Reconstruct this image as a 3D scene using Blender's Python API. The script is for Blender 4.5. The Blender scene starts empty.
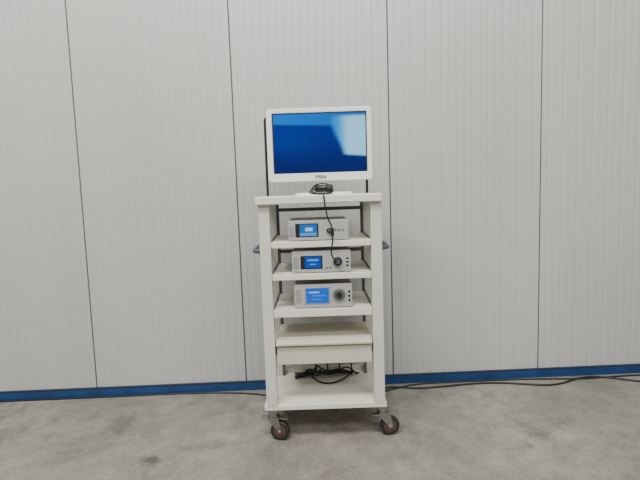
import bpy, bmesh, math, random
from mathutils import Vector, Matrix
random.seed(3)
col=bpy.context.scene.collection
# ---------------- materials ----------------
def mat(name,c,rough=.5,metal=0,noise=0,nscale=20,bump=0,spec=.5,stretch=None):
    m=bpy.data.materials.new(name);m.use_nodes=True
    nt=m.node_tree;b=nt.nodes['Principled BSDF']
    b.inputs['Base Color'].default_value=(*c,1);b.inputs['Roughness'].default_value=rough
    b.inputs['Metallic'].default_value=metal;b.inputs['Specular IOR Level'].default_value=spec
    tc=nt.nodes.new('ShaderNodeTexCoord');mp=nt.nodes.new('ShaderNodeMapping')
    if stretch: mp.inputs['Scale'].default_value=stretch
    nt.links.new(tc.outputs['Object'],mp.inputs[0])
    n=nt.nodes.new('ShaderNodeTexNoise');n.inputs['Scale'].default_value=nscale;n.inputs['Detail'].default_value=5
    nt.links.new(mp.outputs[0],n.inputs['Vector'])
    if noise:
        r=nt.nodes.new('ShaderNodeValToRGB')
        r.color_ramp.elements[0].position=.3;r.color_ramp.elements[1].position=.7
        r.color_ramp.elements[0].color=(*[x*(1-noise) for x in c],1)
        r.color_ramp.elements[1].color=(*[min(1,x*(1+noise)) for x in c],1)
        nt.links.new(n.outputs['Fac'],r.inputs[0]);nt.links.new(r.outputs[0],b.inputs['Base Color'])
    if bump:
        bp=nt.nodes.new('ShaderNodeBump');bp.inputs['Strength'].default_value=bump;bp.inputs['Distance'].default_value=.002
        nt.links.new(n.outputs['Fac'],bp.inputs['Height']);nt.links.new(bp.outputs[0],b.inputs['Normal'])
    return m
def emit_attr(name,strength):
    m=bpy.data.materials.new(name);m.use_nodes=True;nt=m.node_tree
    b=nt.nodes['Principled BSDF'];a=nt.nodes.new('ShaderNodeAttribute');a.attribute_name='Col'
    b.inputs['Base Color'].default_value=(.004,.004,.004,1);b.inputs['Roughness'].default_value=.2;b.inputs['Specular IOR Level'].default_value=.08
    nt.links.new(a.outputs['Color'],b.inputs['Emission Color']);b.inputs['Emission Strength'].default_value=strength
    return m
M_cart=mat('cart_paint',(.72,.70,.60),.4,noise=.04,nscale=6)
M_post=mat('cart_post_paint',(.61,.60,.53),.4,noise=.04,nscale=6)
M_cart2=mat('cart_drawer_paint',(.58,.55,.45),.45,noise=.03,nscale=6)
M_back=mat('cart_back_post',(.11,.11,.11),.5,noise=.05)
M_monw=mat('monitor_white',(.80,.80,.79),.3,noise=.01)
M_black=mat('black_plastic',(.012,.012,.013),.4,noise=.1)
M_rub=mat('black_rubber',(.015,.015,.015),.6,noise=.1)
M_dev=mat('device_silver',(.48,.48,.46),.35,metal=.25,noise=.02)
M_dev2=mat('device_casing',(.34,.34,.335),.4,metal=.3,noise=.02)
M_steel=mat('steel',(.36,.36,.355),.3,metal=1,noise=.05)
M_hub=mat('caster_hub',(.085,.045,.032),.5,noise=.3,nscale=60)
M_tyre=mat('caster_tyre',(.02,.017,.016),.6,noise=.2,nscale=60)
M_blueh=mat('handle_blue_grey',(.075,.095,.135),.4,noise=.05)
M_blueb=mat('baseboard_blue',(.010,.048,.155),.45,noise=.2,nscale=9)
M_seam=mat('seam_dark',(.08,.08,.08),.7,noise=.05)
M_scr=emit_attr('screen_picture',1.0)
M_wall=mat('wall_panel_paint',(.485,.488,.468),.36,noise=.07,nscale=1.1,bump=.1,stretch=(1,1,.35))
# floor
M_floor=bpy.data.materials.new('concrete');M_floor.use_nodes=True
nt=M_floor.node_tree;b=nt.nodes['Principled BSDF'];b.inputs['Roughness'].default_value=.6
tc=nt.nodes.new('ShaderNodeTexCoord')
def noise(sc,det=6,rg=.6,off=0,dist=0):
    n=nt.nodes.new('ShaderNodeTexNoise');n.inputs['Scale'].default_value=sc;n.inputs['Detail'].default_value=det;n.inputs['Roughness'].default_value=rg;n.inputs['Distortion'].default_value=dist
    mp=nt.nodes.new('ShaderNodeMapping');mp.inputs['Location'].default_value=(off,off*.7,0);nt.links.new(tc.outputs['Object'],mp.inputs[0])
    nt.links.new(mp.outputs[0],n.inputs['Vector']);return n
def ramp(src,p0,c0,p1,c1):
    r=nt.nodes.new('ShaderNodeValToRGB');e=r.color_ramp.elements
    e[0].position=p0;e[0].color=(*c0,1);e[1].position=p1;e[1].color=(*c1,1);nt.links.new(src,r.inputs[0]);return r
def mix(a,bb,fac,mode='MIX'):
    m=nt.nodes.new('ShaderNodeMix');m.data_type='RGBA';m.blend_type=mode
    nt.links.new(a,m.inputs[6]);nt.links.new(bb,m.inputs[7])
    if isinstance(fac,float): m.inputs[0].default_value=fac
    else: nt.links.new(fac,m.inputs[0])
    return m.outputs[2]
n1=noise(1.3,5,.6);r1=ramp(n1.outputs['Fac'],.35,(.205,.190,.158),.65,(.325,.302,.255))
n2=noise(11,8,.72);r2=ramp(n2.outputs['Fac'],.3,(.68,.68,.68),.7,(1.15,1.15,1.15))
c=mix(r1.outputs[0],r2.outputs[0],1.0,'MULTIPLY')
n3=noise(3.2,7,.68,5.3,.6);r3=ramp(n3.outputs['Fac'],.54,(1,1,1),.66,(.70,.69,.67))
c=mix(c,r3.outputs[0],1.0,'MULTIPLY')
n4=noise(2.3,7,.7,9.1,.8);r4=ramp(n4.outputs['Fac'],.56,(1,1,1),.68,(1.2,1.2,1.2))
c=mix(c,r4.outputs[0],1.0,'MULTIPLY')
n5=noise(90,4,.7);r5=ramp(n5.outputs['Fac'],.32,(.66,.66,.66),.62,(1.12,1.12,1.12))
c=mix(c,r5.outputs[0],1.0,'MULTIPLY')
n6=noise(38,3,.6,3.1);r6=ramp(n6.outputs['Fac'],.66,(1,1,1),.72,(.6,.59,.57))
c=mix(c,r6.outputs[0],1.0,'MULTIPLY')
def stain(c,x,y,rx,ry,dark):
    vm=nt.nodes.new('ShaderNodeMapping');vm.inputs['Location'].default_value=(-x/rx,-y/ry,0);vm.inputs['Scale'].default_value=(1/rx,1/ry,0)
    nt.links.new(tc.outputs['Object'],vm.inputs[0])
    ln=nt.nodes.new('ShaderNodeVectorMath');ln.operation='LENGTH';nt.links.new(vm.outputs[0],ln.inputs[0])
    ad=nt.nodes.new('ShaderNodeMath');ad.operation='ADD';nt.links.new(ln.outputs['Value'],ad.inputs[0])
    ns=noise(18,5,.7);ml=nt.nodes.new('ShaderNodeMath');ml.operation='MULTIPLY';ml.inputs[1].default_value=1.2
    nt.links.new(ns.outputs['Fac'],ml.inputs[0]);nt.links.new(ml.outputs[0],ad.inputs[1])
    r=ramp(ad.outputs[0],.75,(dark,)*3,1.5,(1,1,1))
    return mix(c,r.outputs[0],1.0,'MULTIPLY')
c=stain(c,-.80,-.80,.17,.13,.45)
c=stain(c,1.15,-.75,.25,.15,.78)
c=stain(c,-.15,-1.05,.28,.12,.8)
nt.links.new(c,b.inputs['Base Color'])
bp=nt.nodes.new('ShaderNodeBump');bp.inputs['Strength'].default_value=.25;bp.inputs['Distance'].default_value=.004
nt.links.new(n2.outputs['Fac'],bp.inputs['Height']);nt.links.new(bp.outputs[0],b.inputs['Normal'])

# ---------------- helpers ----------------
def link(me,name,m,parent=None,smooth=False):
    o=bpy.data.objects.new(name,me);col.objects.link(o)
    if m: me.materials.append(m)
    if parent: o.parent=parent
    if smooth:
        for p in me.polygons:p.use_smooth=True
    return o
def box(name,x0,x1,y0,y1,z0,z1,m,parent=None,bev=.003,seg=2):
    bm=bmesh.new();bmesh.ops.create_cube(bm,size=1)
    for v in bm.verts: v.co=Vector(((x0+x1)/2+v.co.x*(x1-x0),(y0+y1)/2+v.co.y*(y1-y0),(z0+z1)/2+v.co.z*(z1-z0)))
    if bev: bmesh.ops.bevel(bm,geom=bm.edges[:],offset=min(bev,(x1-x0)*.45,(y1-y0)*.45,(z1-z0)*.45),segments=seg,affect='EDGES',profile=.5)
    me=bpy.data.meshes.new(name);bm.to_mesh(me);bm.free();return link(me,name,m,parent)
def cyl(name,p0,p1,r,m,parent=None,seg=32,r2=None,bev=0):
    p0=Vector(p0);p1=Vector(p1);d=p1-p0
    bm=bmesh.new();bmesh.ops.create_cone(bm,cap_ends=True,segments=seg,radius1=r,radius2=r if r2 is None else r2,depth=d.length)
    if bev:
        ed=[e for e in bm.edges if abs(e.verts[0].co.z-e.verts[1].co.z)<1e-6]
        bmesh.ops.bevel(bm,geom=ed,offset=bev,segments=3,affect='EDGES',profile=.5)
    q=d.to_track_quat('Z','Y').to_matrix().to_4x4()
    bm.transform(Matrix.Translation((p0+p1)/2)@q)
    me=bpy.data.meshes.new(name);bm.to_mesh(me);bm.free()
    o=link(me,name,m,parent)
    for p in me.polygons:p.use_smooth=len(p.vertices)<=4
    return o
def tube(name,pts,r,m,parent=None,kind='NURBS'):
    cu=bpy.data.curves.new(name,'CURVE');cu.dimensions='3D';cu.bevel_depth=r;cu.bevel_resolution=4;cu.use_fill_caps=True
    s=cu.splines.new(kind);s.points.add(len(pts)-1)
    for q,p in zip(s.points,pts): q.co=(*p,1)
    if kind=='NURBS': s.order_u=4;s.use_endpoint_u=True;s.resolution_u=10
    o=bpy.data.objects.new(name,cu);col.objects.link(o);cu.materials.append(m);o.parent=parent
    dg=bpy.context.evaluated_depsgraph_get();me=bpy.data.meshes.new_from_object(o.evaluated_get(dg))
    bpy.data.objects.remove(o);return link(me,name,m if not me.materials else None,parent,True)
PIV=Vector((.07,-.5,0));ROT=math.radians(-1.5)
def group(name,rot=True):
    e=bpy.data.objects.new(name,None);col.objects.link(e);e.empty_display_size=.1
    if rot: e.matrix_world=Matrix.Translation(PIV)@Matrix.Rotation(ROT,4,'Z')@Matrix.Translation(-PIV)
    return e
def screen(name,x0,x1,z0,z1,y,fn,nx,nz,parent,tilt=None):
    bm=bmesh.new();L=bm.loops.layers.float_color.new('Col')
    vs=[[bm.verts.new((x0+(x1-x0)*i/nx,y,z0+(z1-z0)*j/nz)) for i in range(nx+1)] for j in range(nz+1)]
    for j in range(nz):
        for i in range(nx):
            f=bm.faces.new((vs[j][i],vs[j][i+1],vs[j+1][i+1],vs[j+1][i]))
            for l,(a,bq) in zip(f.loops,((i,j),(i+1,j),(i+1,j+1),(i,j+1))): l[L]=(*fn(a/nx,1-bq/nz),1)
    me=bpy.data.meshes.new(name);bm.to_mesh(me);bm.free();return link(me,name,M_scr,parent)
def sm(a,b,x):
    t=max(0,min(1,(x-a)/(b-a)));return t*t*(3-2*t)
def lerp(a,b,t): return tuple(p+(q-p)*t for p,q in zip(a,b))

# ---------------- room ----------------
bm=bmesh.new()
X0,X1=-5,5
seams=[-1.394+.9675*k for k in range(-4,5)]
prof=[(X0-.3,0)]
for s,s2 in zip(seams,seams[1:]):
    prof+=[(s-.0045,0),(s-.003,.016),(s+.003,.016),(s+.0045,0)]
    n=10;st=(s2-s)/n
    for k in range(n):
        a=s+k*st
        gx=a+st*.5
        prof+=[(gx-.011,0),(gx-.007,.0028),(gx+.007,.0028),(gx+.011,0)]
        if k<n-1:
            gx=a+st
            prof+=[(gx-.004,0),(gx,.0022),(gx+.004,0)]
prof.append((X1+.3,0))
lo=[bm.verts.new((x,y,.058)) for x,y in prof];hi=[bm.verts.new((x,y,5.5)) for x,y in prof]
for i in range(len(prof)-1): bm.faces.new((lo[i],lo[i+1],hi[i+1],hi[i]))
me=bpy.data.meshes.new('wall_back');bm.to_mesh(me);bm.free();wall=link(me,'wall_back',M_wall)
for k,s in enumerate(seams): box('joint_gasket_%d'%k,s-.0035,s+.0035,.005,.0155,.06,5.5,M_seam,wall,bev=0)
box('wall_back_core',X0-.3,X1+.3,.017,.1,0,5.5,M_seam,wall,bev=0)
box('floor',-5.3,5.3,-8,.1,-.1,0,M_floor,bev=0)
bb=box('baseboard_back',-5.3,5.3,-.012,.0155,0,.056,M_blueb,bev=.002)
box('baseboard_cap',-5.3,5.3,-.015,-.0002,.056,.063,mat('cap_dark_blue',(.02,.03,.055),.5,noise=.1),bb,bev=.001)

# ---------------- cart ----------------
cart=group('medical_equipment_cart')
YF,YB=-.70,-.27
box('top_shelf',-.240,.377,-.725,-.25,1.222,1.262,M_cart,cart,bev=.006,seg=3)
def post(nm,x0,x1,y0,y1,z0,z1,out,m):
    s=-1 if out<0 else 1
    box(nm+'_face',x0,x1,y0,y0+.012,z0,z1,m,cart,bev=.003)
    xo=(x0,x0+.01) if s<0 else (x1-.01,x1)
    box(nm+'_web',xo[0],xo[1],y0+.010,y1,z0,z1,m,cart,bev=.001)
    xi=(x1-.01,x1) if s<0 else (x0,x0+.01)
    box(nm+'_inner',xi[0],xi[1],y0+.010,y1,z0,z1,m,cart,bev=.001)
    box(nm+'_rear',x0+.008,x1-.008,y1-.008,y1,z0,z1,m,cart,bev=.001)
post('post_front_left',-.228,-.173,YF,YF+.05,.19,1.223,-1,M_post)
post('post_front_right',.322,.377,YF,YF+.05,.19,1.223,1,M_post)
post('post_back_left',-.228,-.173,YB-.04,YB,.19,1.223,-1,M_post)
post('post_back_right',.322,.377,YB-.04,YB,.19,1.223,1,M_post)
box('rear_strip_left',-.176,-.158,YB-.03,YB-.01,.19,1.22,M_back,cart)
box('rear_strip_right',.307,.325,YB-.03,YB-.01,.19,1.22,M_back,cart)
for k,z in enumerate((.3,.62,.93,1.17)):
    box('cross_bar_%d'%k,-.17,.32,YB-.022,YB-.008,z,z+.02,M_back,cart,bev=.001)
SH=((1.005,1.036),(.843,.874),(.655,.695))
for k,(z0,z1) in enumerate(SH):
    box('shelf_%d'%(k+1),-.172,.321,-.695,-.29,z1-.008,z1,M_cart,cart,bev=.002)
    box('shelf_%d_front_lip'%(k+1),-.172,.321,-.697,-.683,z0,z1,M_cart,cart,bev=.004,seg=3)
    box('shelf_%d_back_lip'%(k+1),-.172,.321,-.30,-.29,z0,z1,M_cart,cart,bev=.002)
    for sx,(a,bx) in enumerate(((-.178,-.168),(.317,.327))):
        box('shelf_%d_rail_%d'%(k+1,sx),a,bx,-.66,-.30,z0,z1+.006,M_back,cart,bev=.001)
box('bottom_shelf',-.240,.385,-.700,-.24,.172,.200,M_cart,cart,bev=.004,seg=3)
box('bottom_shelf_rear_rim',-.238,.383,-.25,-.24,.19,.23,M_cart,cart,bev=.002)
# drawer unit
box('drawer_housing',-.165,.314,-.685,-.36,.415,.530,M_cart2,cart,bev=.003)
box('drawer_top_lid',-.168,.317,-.705,-.40,.524,.536,M_cart2,cart,bev=.004)
box('drawer_handle_lip',-.168,.317,-.716,-.690,.512,.528,M_cart2,cart,bev=.005,seg=3)
box('drawer_front',-.163,.315,-.700,-.684,.412,.506,M_cart2,cart,bev=.004)
for k,(a,bx) in enumerate(((-.176,-.162),(.311,.325))):
    box('drawer_runner_%d'%k,a,bx,-.65,-.31,.45,.50,M_back,cart,bev=.001)
for nm,s,xo in (('left',-1,-.228),('right',1,.377)):
    z=.985
    tube('side_handle_'+nm,[(xo,-.62,z),(xo+s*.02,-.62,z),(xo+s*.04,-.61,z),(xo+s*.045,-.56,z),(xo+s*.045,-.40,z),(xo+s*.04,-.34,z),(xo+s*.02,-.33,z),(xo,-.33,z)],.011,M_blueh,cart)
    for k,y in enumerate((-.62,-.33)):
        cyl('handle_mount_%s_%d'%(nm,k),(xo-s*.002,y,z),(xo+s*.012,y,z),.02,M_blueh,cart)
    box('side_rail_'+nm,min(xo,xo-s*.012),max(xo,xo-s*.012),-.66,-.30,z-.022,z+.022,M_post,cart,bev=.002)
def caster(nm,px,py,ang,brake=True):
    e=bpy.data.objects.new(nm,None);col.objects.link(e);e.parent=cart;e.location=(px,py,0);e.rotation_euler=(0,0,ang)
    box(nm+'_plate',-.04,.04,-.035,.035,.160,.173,M_steel,e,bev=.002)
    cyl(nm+'_swivel',(0,0,.128),(0,0,.162),.027,M_steel,e,bev=.004)
    for s in (-1,1):
        bm=bmesh.new();y=s*.020
        P=[(-.026,.130),(.030,.130),(.048,.055),(.046,.042),(.034,.042),(.022,.055),(-.026,.112)]
        a=[bm.verts.new((x,y-.0015,z)) for x,z in P];c2=[bm.verts.new((x,y+.0015,z)) for x,z in P]
        bm.faces.new(a);bm.faces.new(c2[::-1])
        for i in range(len(P)): bm.faces.new((a[i],a[i-1],c2[i-1],c2[i]))
        bmesh.ops.recalc_face_normals(bm,faces=bm.faces[:])
        me=bpy.data.meshes.new(nm+'_fork');bm.to_mesh(me);bm.free();link(me,nm+'_fork',M_steel,e)
    box(nm+'_fork_top',-.027,.031,-.0215,.0215,.124,.131,M_steel,e,bev=.002)
    cyl(nm+'_tyre',(.035,-.015,.05),(.035,.015,.05),.05,M_tyre,e,seg=48,bev=.006)
    cyl(nm+'_hub',(.035,-.0165,.05),(.035,.0165,.05),.033,M_hub,e,seg=40,bev=.002)
    cyl(nm+'_boss',(.035,-.0195,.05),(.035,.0195,.05),.012,M_steel,e,seg=24)
    cyl(nm+'_axle',(.035,-.026,.05),(.035,.026,.05),.006,M_steel,e,seg=12)
    if brake:
        box(nm+'_brake_pedal',-.062,-.012,-.018,.018,.112,.120,M_steel,e,bev=.003)
        box(nm+'_brake_shoe',.028,.082,-.014,.014,.114,.122,M_steel,e,bev=.003)
caster('caster_front_left',-.202,-.655,math.radians(-12))
caster('caster_front_right',.370,-.650,math.radians(8))
caster('caster_back_left',-.195,-.30,math.radians(15))
caster('caster_back_right',.345,-.30,math.radians(-10))
tube('rear_frame',[(-.213,-.34,1.26),(-.213,-.34,1.45),(-.213,-.34,1.68),(-.20,-.34,1.70),(.1,-.34,1.70),(.33,-.34,1.70),(.345,-.34,1.68),(.345,-.34,1.45),(.345,-.34,1.26)],.007,M_black,cart,kind='POLY')

# ---------------- monitor ----------------
mon=group('computer_monitor')
MX0,MX1,MZ0,MZ1,MY=-.186,.357,1.334,1.708,-.5
box('rear_shell',MX0+.01,MX1-.01,MY-.018,MY+.03,MZ0+.01,MZ1-.01,M_monw,mon,bev=.012,seg=3)
box('rear_bulge',MX0+.12,MX1-.12,MY+.02,MY+.06,MZ0+.05,MZ1-.06,M_monw,mon,bev=.015,seg=3)
SX0,SX1,SZ0,SZ1=MX0+.029,MX1-.026,MZ0+.042,MZ1-.024
bm=bmesh.new()
def rr(x0,x1,z0,z1,r,y,n=6):
    out=[]
    for cx,cz,a0 in ((x1-r,z1-r,0),(x0+r,z1-r,90),(x0+r,z0+r,180),(x1-r,z0+r,270)):
        for k in range(n+1):
            a=math.radians(a0+90*k/n);out.append(bm.verts.new((cx+r*math.cos(a),y,cz+r*math.sin(a))))
    return out
rings=[rr(MX0,MX1,MZ0,MZ1,.014,MY-.012),rr(MX0,MX1,MZ0,MZ1,.014,MY-.027),rr(MX0+.003,MX1-.003,MZ0+.003,MZ1-.003,.012,MY-.030),
       rr(SX0-.002,SX1+.002,SZ0-.002,SZ1+.002,.003,MY-.030),rr(SX0,SX1,SZ0,SZ1,.002,MY-.0235)]
for a,c2 in zip(rings,rings[1:]):
    for i in range(len(a)): bm.faces.new((a[i-1],a[i],c2[i],c2[i-1]))
bmesh.ops.recalc_face_normals(bm,faces=bm.faces[:])
me=bpy.data.meshes.new('bezel');bm.to_mesh(me);bm.free();link(me,'bezel',M_monw,mon)
box('panel_black_border',SX0-.001,SX1+.001,MY-.0235,MY-.017,SZ0-.001,SZ1+.001,M_black,mon,bev=0)
def pic(u,v):
    c=lerp((.0,.022,.28),(.0,.011,.15),sm(.2,1,v))
    c=lerp(c,(0,.04,.35),.6*math.exp(-((u-.15)**2/.1+(v-.45)**2/.06)))
    top=sm(.03,-.03,v-(.17+.06*u))
    c=lerp(c,(.0,.20,.78),top*(1-.3*u))
    edge=.64+.10*sm(.1,.9,v)
    l=sm(-.02,.06,u-edge+.02*math.sin(v*7))*sm(.03,-.03,v-(.60+.14*u))*sm(-.03,.03,v-(.05))
    lc=lerp((.01,.32,.92),(.38,.85,1.1),sm(.68,.84,u))
    return lerp(c,lc,l)
screen('screen_picture',SX0+.006,SX1-.006,SZ0+.005,SZ1-.005,MY-.0243,pic,96,60,mon)
t=bpy.data.curves.new('logo','FONT');t.body='FSN';t.size=.024;t.align_x='CENTER';t.extrude=.0003;t.offset=.0006
to=bpy.data.objects.new('logo_text',t);col.objects.link(to);to.parent=mon;to.location=((MX0+MX1)/2,MY-.0305,MZ0+.012);to.rotation_euler=(math.pi/2,0,0);to.scale=(1.4,1,1);t.materials.append(M_black)
box('neck',.062,.138,MY+.0,MY+.045,1.275,1.42,M_monw,mon,bev=.008,seg=3)
bm=bmesh.new()
bmesh.ops.create_cone(bm,cap_ends=True,segments=64,radius1=1,radius2=.93,depth=.012)
bm.transform(Matrix.Translation((.10,MY,1.268))@Matrix.Diagonal((.155,.105,1,1)))
me=bpy.data.meshes.new('base_plate');bm.to_mesh(me);bm.free();link(me,'base_plate',M_monw,mon)

# ---------------- devices ----------------
YD=-.680
def device(name,x0,x1,zb,h,yf,scr,fn,knob):
    g=group(name);yb=-.36
    z0=zb+.005
    box('casing',x0+.003,x1-.003,yf+.012,yb,z0,zb+h-.002,M_dev2,g,bev=.004)
    box('front_panel',x0,x1,yf,yf+.014,z0-.002,zb+h,M_dev,g,bev=.004,seg=3)
    for k,(fx,fy) in enumerate(((x0+.03,yf+.04),(x1-.03,yf+.04),(x0+.03,yb-.04),(x1-.03,yb-.04))):
        cyl('foot_%d'%k,(fx,fy,zb),(fx,fy,z0+.002),.012,M_rub,g,seg=16)
    a,b2,c2,d=scr; c2+=zb;d+=zb
    box('display_surround',a-.022 if name!='insufflator' else a-.006,b2+.008,yf-.002,yf+.004,c2-.005,d+.005,M_black if name!='insufflator' else M_dev2,g,bev=.001)
    screen('display',a,b2,c2,d,yf-.0026,fn,30,20,g)
    for i,kn in enumerate(knob):
        kx,kz,r,m,l=kn;kz+=zb
        cyl('knob_ring_%d'%i,(kx,yf+.002,kz),(kx,yf-.004,kz),r*1.2,M_dev2,g,bev=.001)
        cyl('knob_%d'%i,(kx,yf,kz),(kx,yf-l,kz),r,m,g,bev=.002,r2=r*.9)
        cyl('knob_core_%d'%i,(kx,yf-l+.001,kz),(kx,yf-l-.003,kz),r*.45,M_black if m is not M_black else M_steel,g,bev=.001)
    return g
def s1(u,v):
    c=(.01,.16,.62)
    if v>.7: c=(.10,.35,.75)
    if .25<v<.6 and .3<u<.75: c=(.45,.8,.95)
    return c
def s2(u,v):
    c=(.005,.07,.50)
    if .2<v<.4 and .15<u<.85: c=(.15,.4,.85)
    if .6<v<.75 and .3<u<.7: c=(.12,.4,.85)
    return c
def s3(u,v):
    c=(.005,.14,.72)
    if .20<v<.32 and .12<u<.60 and int(u*30)%5!=0: c=(.55,.8,1)
    if .46<v<.54 and .25<u<.85 and int(u*30)%4!=0: c=(.20,.45,.9)
    if .74<v<.80 and .25<u<.7 and int(u*30)%6!=0: c=(.15,.4,.85)
    return c
z1,z2,z3=SH[0][1],SH[1][1],SH[2][1]
M_kd=mat('knob_dark_grey',(.09,.09,.09),.4,noise=.05)
d1=device('camera_control_unit',-.085,.214,z1,.103,YD,(-.028,.057,.025,.082),s1,[(.118,.05,.013,M_black,.012)])
for k in range(3): cyl('button_%d'%k,(.15+k*.018,YD+.001,z1+.052),(.15+k*.018,YD-.003,z1+.052),.005,M_steel,d1,seg=16)
box('left_port',-.080,-.058,YD-.002,YD+.003,z1+.025,z1+.078,M_dev2,d1,bev=.001)
d2=device('endoscope_light_source',-.073,.222,z2,.112,YD,(-.008,.072,.026,.083),s2,[(.156,.056,.022,M_black,.02)])
box('left_port',-.066,-.04,YD-.002,YD+.003,z2+.026,z2+.083,M_dev2,d2,bev=.001)
for k in range(2): cyl('button_%d'%k,(.100+k*.018,YD+.001,z2+.026),(.100+k*.018,YD-.003,z2+.026),.005,M_steel,d2,seg=16)
for k in range(3): box('side_slot_%d'%k,.196,.212,YD-.001,YD+.003,z2+.030+k*.018,z2+.038+k*.018,M_black,d2,bev=0)
d3=device('insufflator',-.068,.224,z3,.122,YD,(-.008,.106,.026,.102),s3,[(.158,.064,.032,M_kd,.006)])
box('left_port',-.060,-.034,YD-.002,YD+.003,z3+.03,z3+.10,M_dev2,d3,bev=.001)
for k in range(3): cyl('button_%d'%k,(.209,YD+.001,z3+.037+k*.022),(.209,YD-.003,z3+.037+k*.022),.006,M_black,d3,seg=16)

# ---------------- camera head + cable ----------------
ch=group('endoscope_camera_head')
zt=1.262
cyl('head_body',(.055,-.615,zt+.031),(.115,-.635,zt+.031),.018,M_black,ch,bev=.004)
cyl('head_coupler',(.115,-.635,zt+.031),(.140,-.643,zt+.031),.0205,M_rub,ch,bev=.003)
tube('coil',[(.05,-.635,zt+.030),(.02,-.64,zt+.018),(.03,-.665,zt+.007),(.07,-.68,zt+.006),(.13,-.675,zt+.006),(.15,-.65,zt+.014),(.13,-.635,zt+.052),(.09,-.63,zt+.058),(.05,-.64,zt+.050),(.03,-.66,zt+.02),(.06,-.68,zt+.006),(.088,-.70,zt+.006),(.095,-.728,zt+.008),(.096,-.737,zt-.010),(.10,-.735,zt-.06),(.115,-.73,zt-.13),(.128,-.722,1.12),(.132,-.720,1.09)],.0038,M_black,ch)
cyl('inline_plug',(.132,-.720,1.10),(.132,-.718,1.062),.009,M_black,ch,bev=.003)
tube('lower_cable',[(.132,-.718,1.065),(.134,-.718,1.03),(.122,-.718,.99),(.125,-.715,.96),(.145,-.712,.935),(.156,-.707,.930)],.0036,M_black,ch)

# ---------------- cables ----------------
cb=group('power_cable_bundle')
ZB=.200
for k in range(8):
    pts=[];x=-.10+random.random()*.05
    for j in range(9):
        pts.append((x+j*.038+random.uniform(-.03,.03),random.uniform(-.37,-.28),ZB+.007+abs(random.gauss(0,.02))*(1 if 0<j<8 else .2)))
    tube('loop_%d'%k,pts,.0045,M_black,cb)
tube('loose_end',[(.0,-.34,ZB+.006),(.03,-.42,ZB+.006),(.08,-.46,ZB+.006),(.14,-.44,ZB+.006),(.19,-.38,ZB+.006),(.22,-.33,ZB+.006)],.0045,M_black,cb)
for k in range(4):
    x=.0+.07*k
    tube('hanging_lead_%d'%k,[(x,-.320,.42),(x+.02,-.325,.38),(x-.02,-.325,.34),(x+.03,-.32,.28),(x+.02,-.31,ZB+.01)],.0045,M_black,cb)
def fcable(name,pts,r=.006):
    return tube(name,[(x,y,r+.0002+z) for x,y,z in pts],r,M_black)
fcable('power_cable',[(.30,-.20,0),(.45,-.10,0),(.52,-.05,0),(.65,-.12,0),(.85,-.10,0),(1.05,-.07,0),(1.26,-.08,0),(1.45,-.15,0),(1.58,-.15,0),(1.70,-.08,0),(1.85,-.03,0),(2.0,-.10,0),(2.2,-.22,0),(2.6,-.24,0)])
fcable('power_cable',[(.33,-.18,0),(.5,-.12,0),(.62,-.035,0),(.9,-.035,0),(1.3,-.035,0),(1.6,-.05,0),(1.8,-.09,0),(2.1,-.04,0),(2.6,-.06,0)],.005)
fcable('power_cable',[(-.1,-.22,0),(-.3,-.08,0),(-.6,-.03,0),(-1.0,-.025,0),(-1.5,-.03,0),(-2.0,-.025,0),(-2.6,-.03,0)],.0045)

# ---------------- light ----------------
w=bpy.data.worlds.new('world');bpy.context.scene.world=w;w.use_nodes=True
w.node_tree.nodes['Background'].inputs[0].default_value=(.98,.99,1,1);w.node_tree.nodes['Background'].inputs[1].default_value=.37
def area(name,loc,sx,sy,p,tgt,c=(1,.985,.955)):
    l=bpy.data.lights.new(name,'AREA');l.shape='RECTANGLE';l.size=sx;l.size_y=sy;l.energy=p;l.color=c
    o=bpy.data.objects.new(name,l);col.objects.link(o);o.location=loc
    o.rotation_euler=(Vector(tgt)-Vector(loc)).to_track_quat('-Z','Y').to_euler()
area('ceiling_lamp',(-1.2,-3.0,5.2),3,.3,300,(-.2,-1.0,0))
area('ceiling_lamp.001',(1.5,-6,5.2),5,.4,240,(0,-1,0.5))
area('ceiling_lamp.002',(-.3,-1.5,5.4),6,.3,60,(0,-1.2,0))

# ---------------- camera ----------------
f=480.;pitch=math.radians(5.8);roll=math.radians(1.88);yaw=math.radians(1.6)
C=Vector((0,-3.05,1.28))
F=Vector((math.sin(yaw)*math.cos(pitch),math.cos(yaw)*math.cos(pitch),-math.sin(pitch)))
R0=F.cross(Vector((0,0,1))).normalized();U0=R0.cross(F)
R=R0*math.cos(roll)-U0*math.sin(roll);U=U0*math.cos(roll)+R0*math.sin(roll)
cam=bpy.data.cameras.new("camera");co=bpy.data.objects.new("camera",cam);col.objects.link(co)
co.matrix_world=Matrix(((R.x,U.x,-F.x,C.x),(R.y,U.y,-F.y,C.y),(R.z,U.z,-F.z,C.z),(0,0,0,1)))
cam.lens=f/640*36;cam.sensor_width=36
bpy.context.scene.camera=co
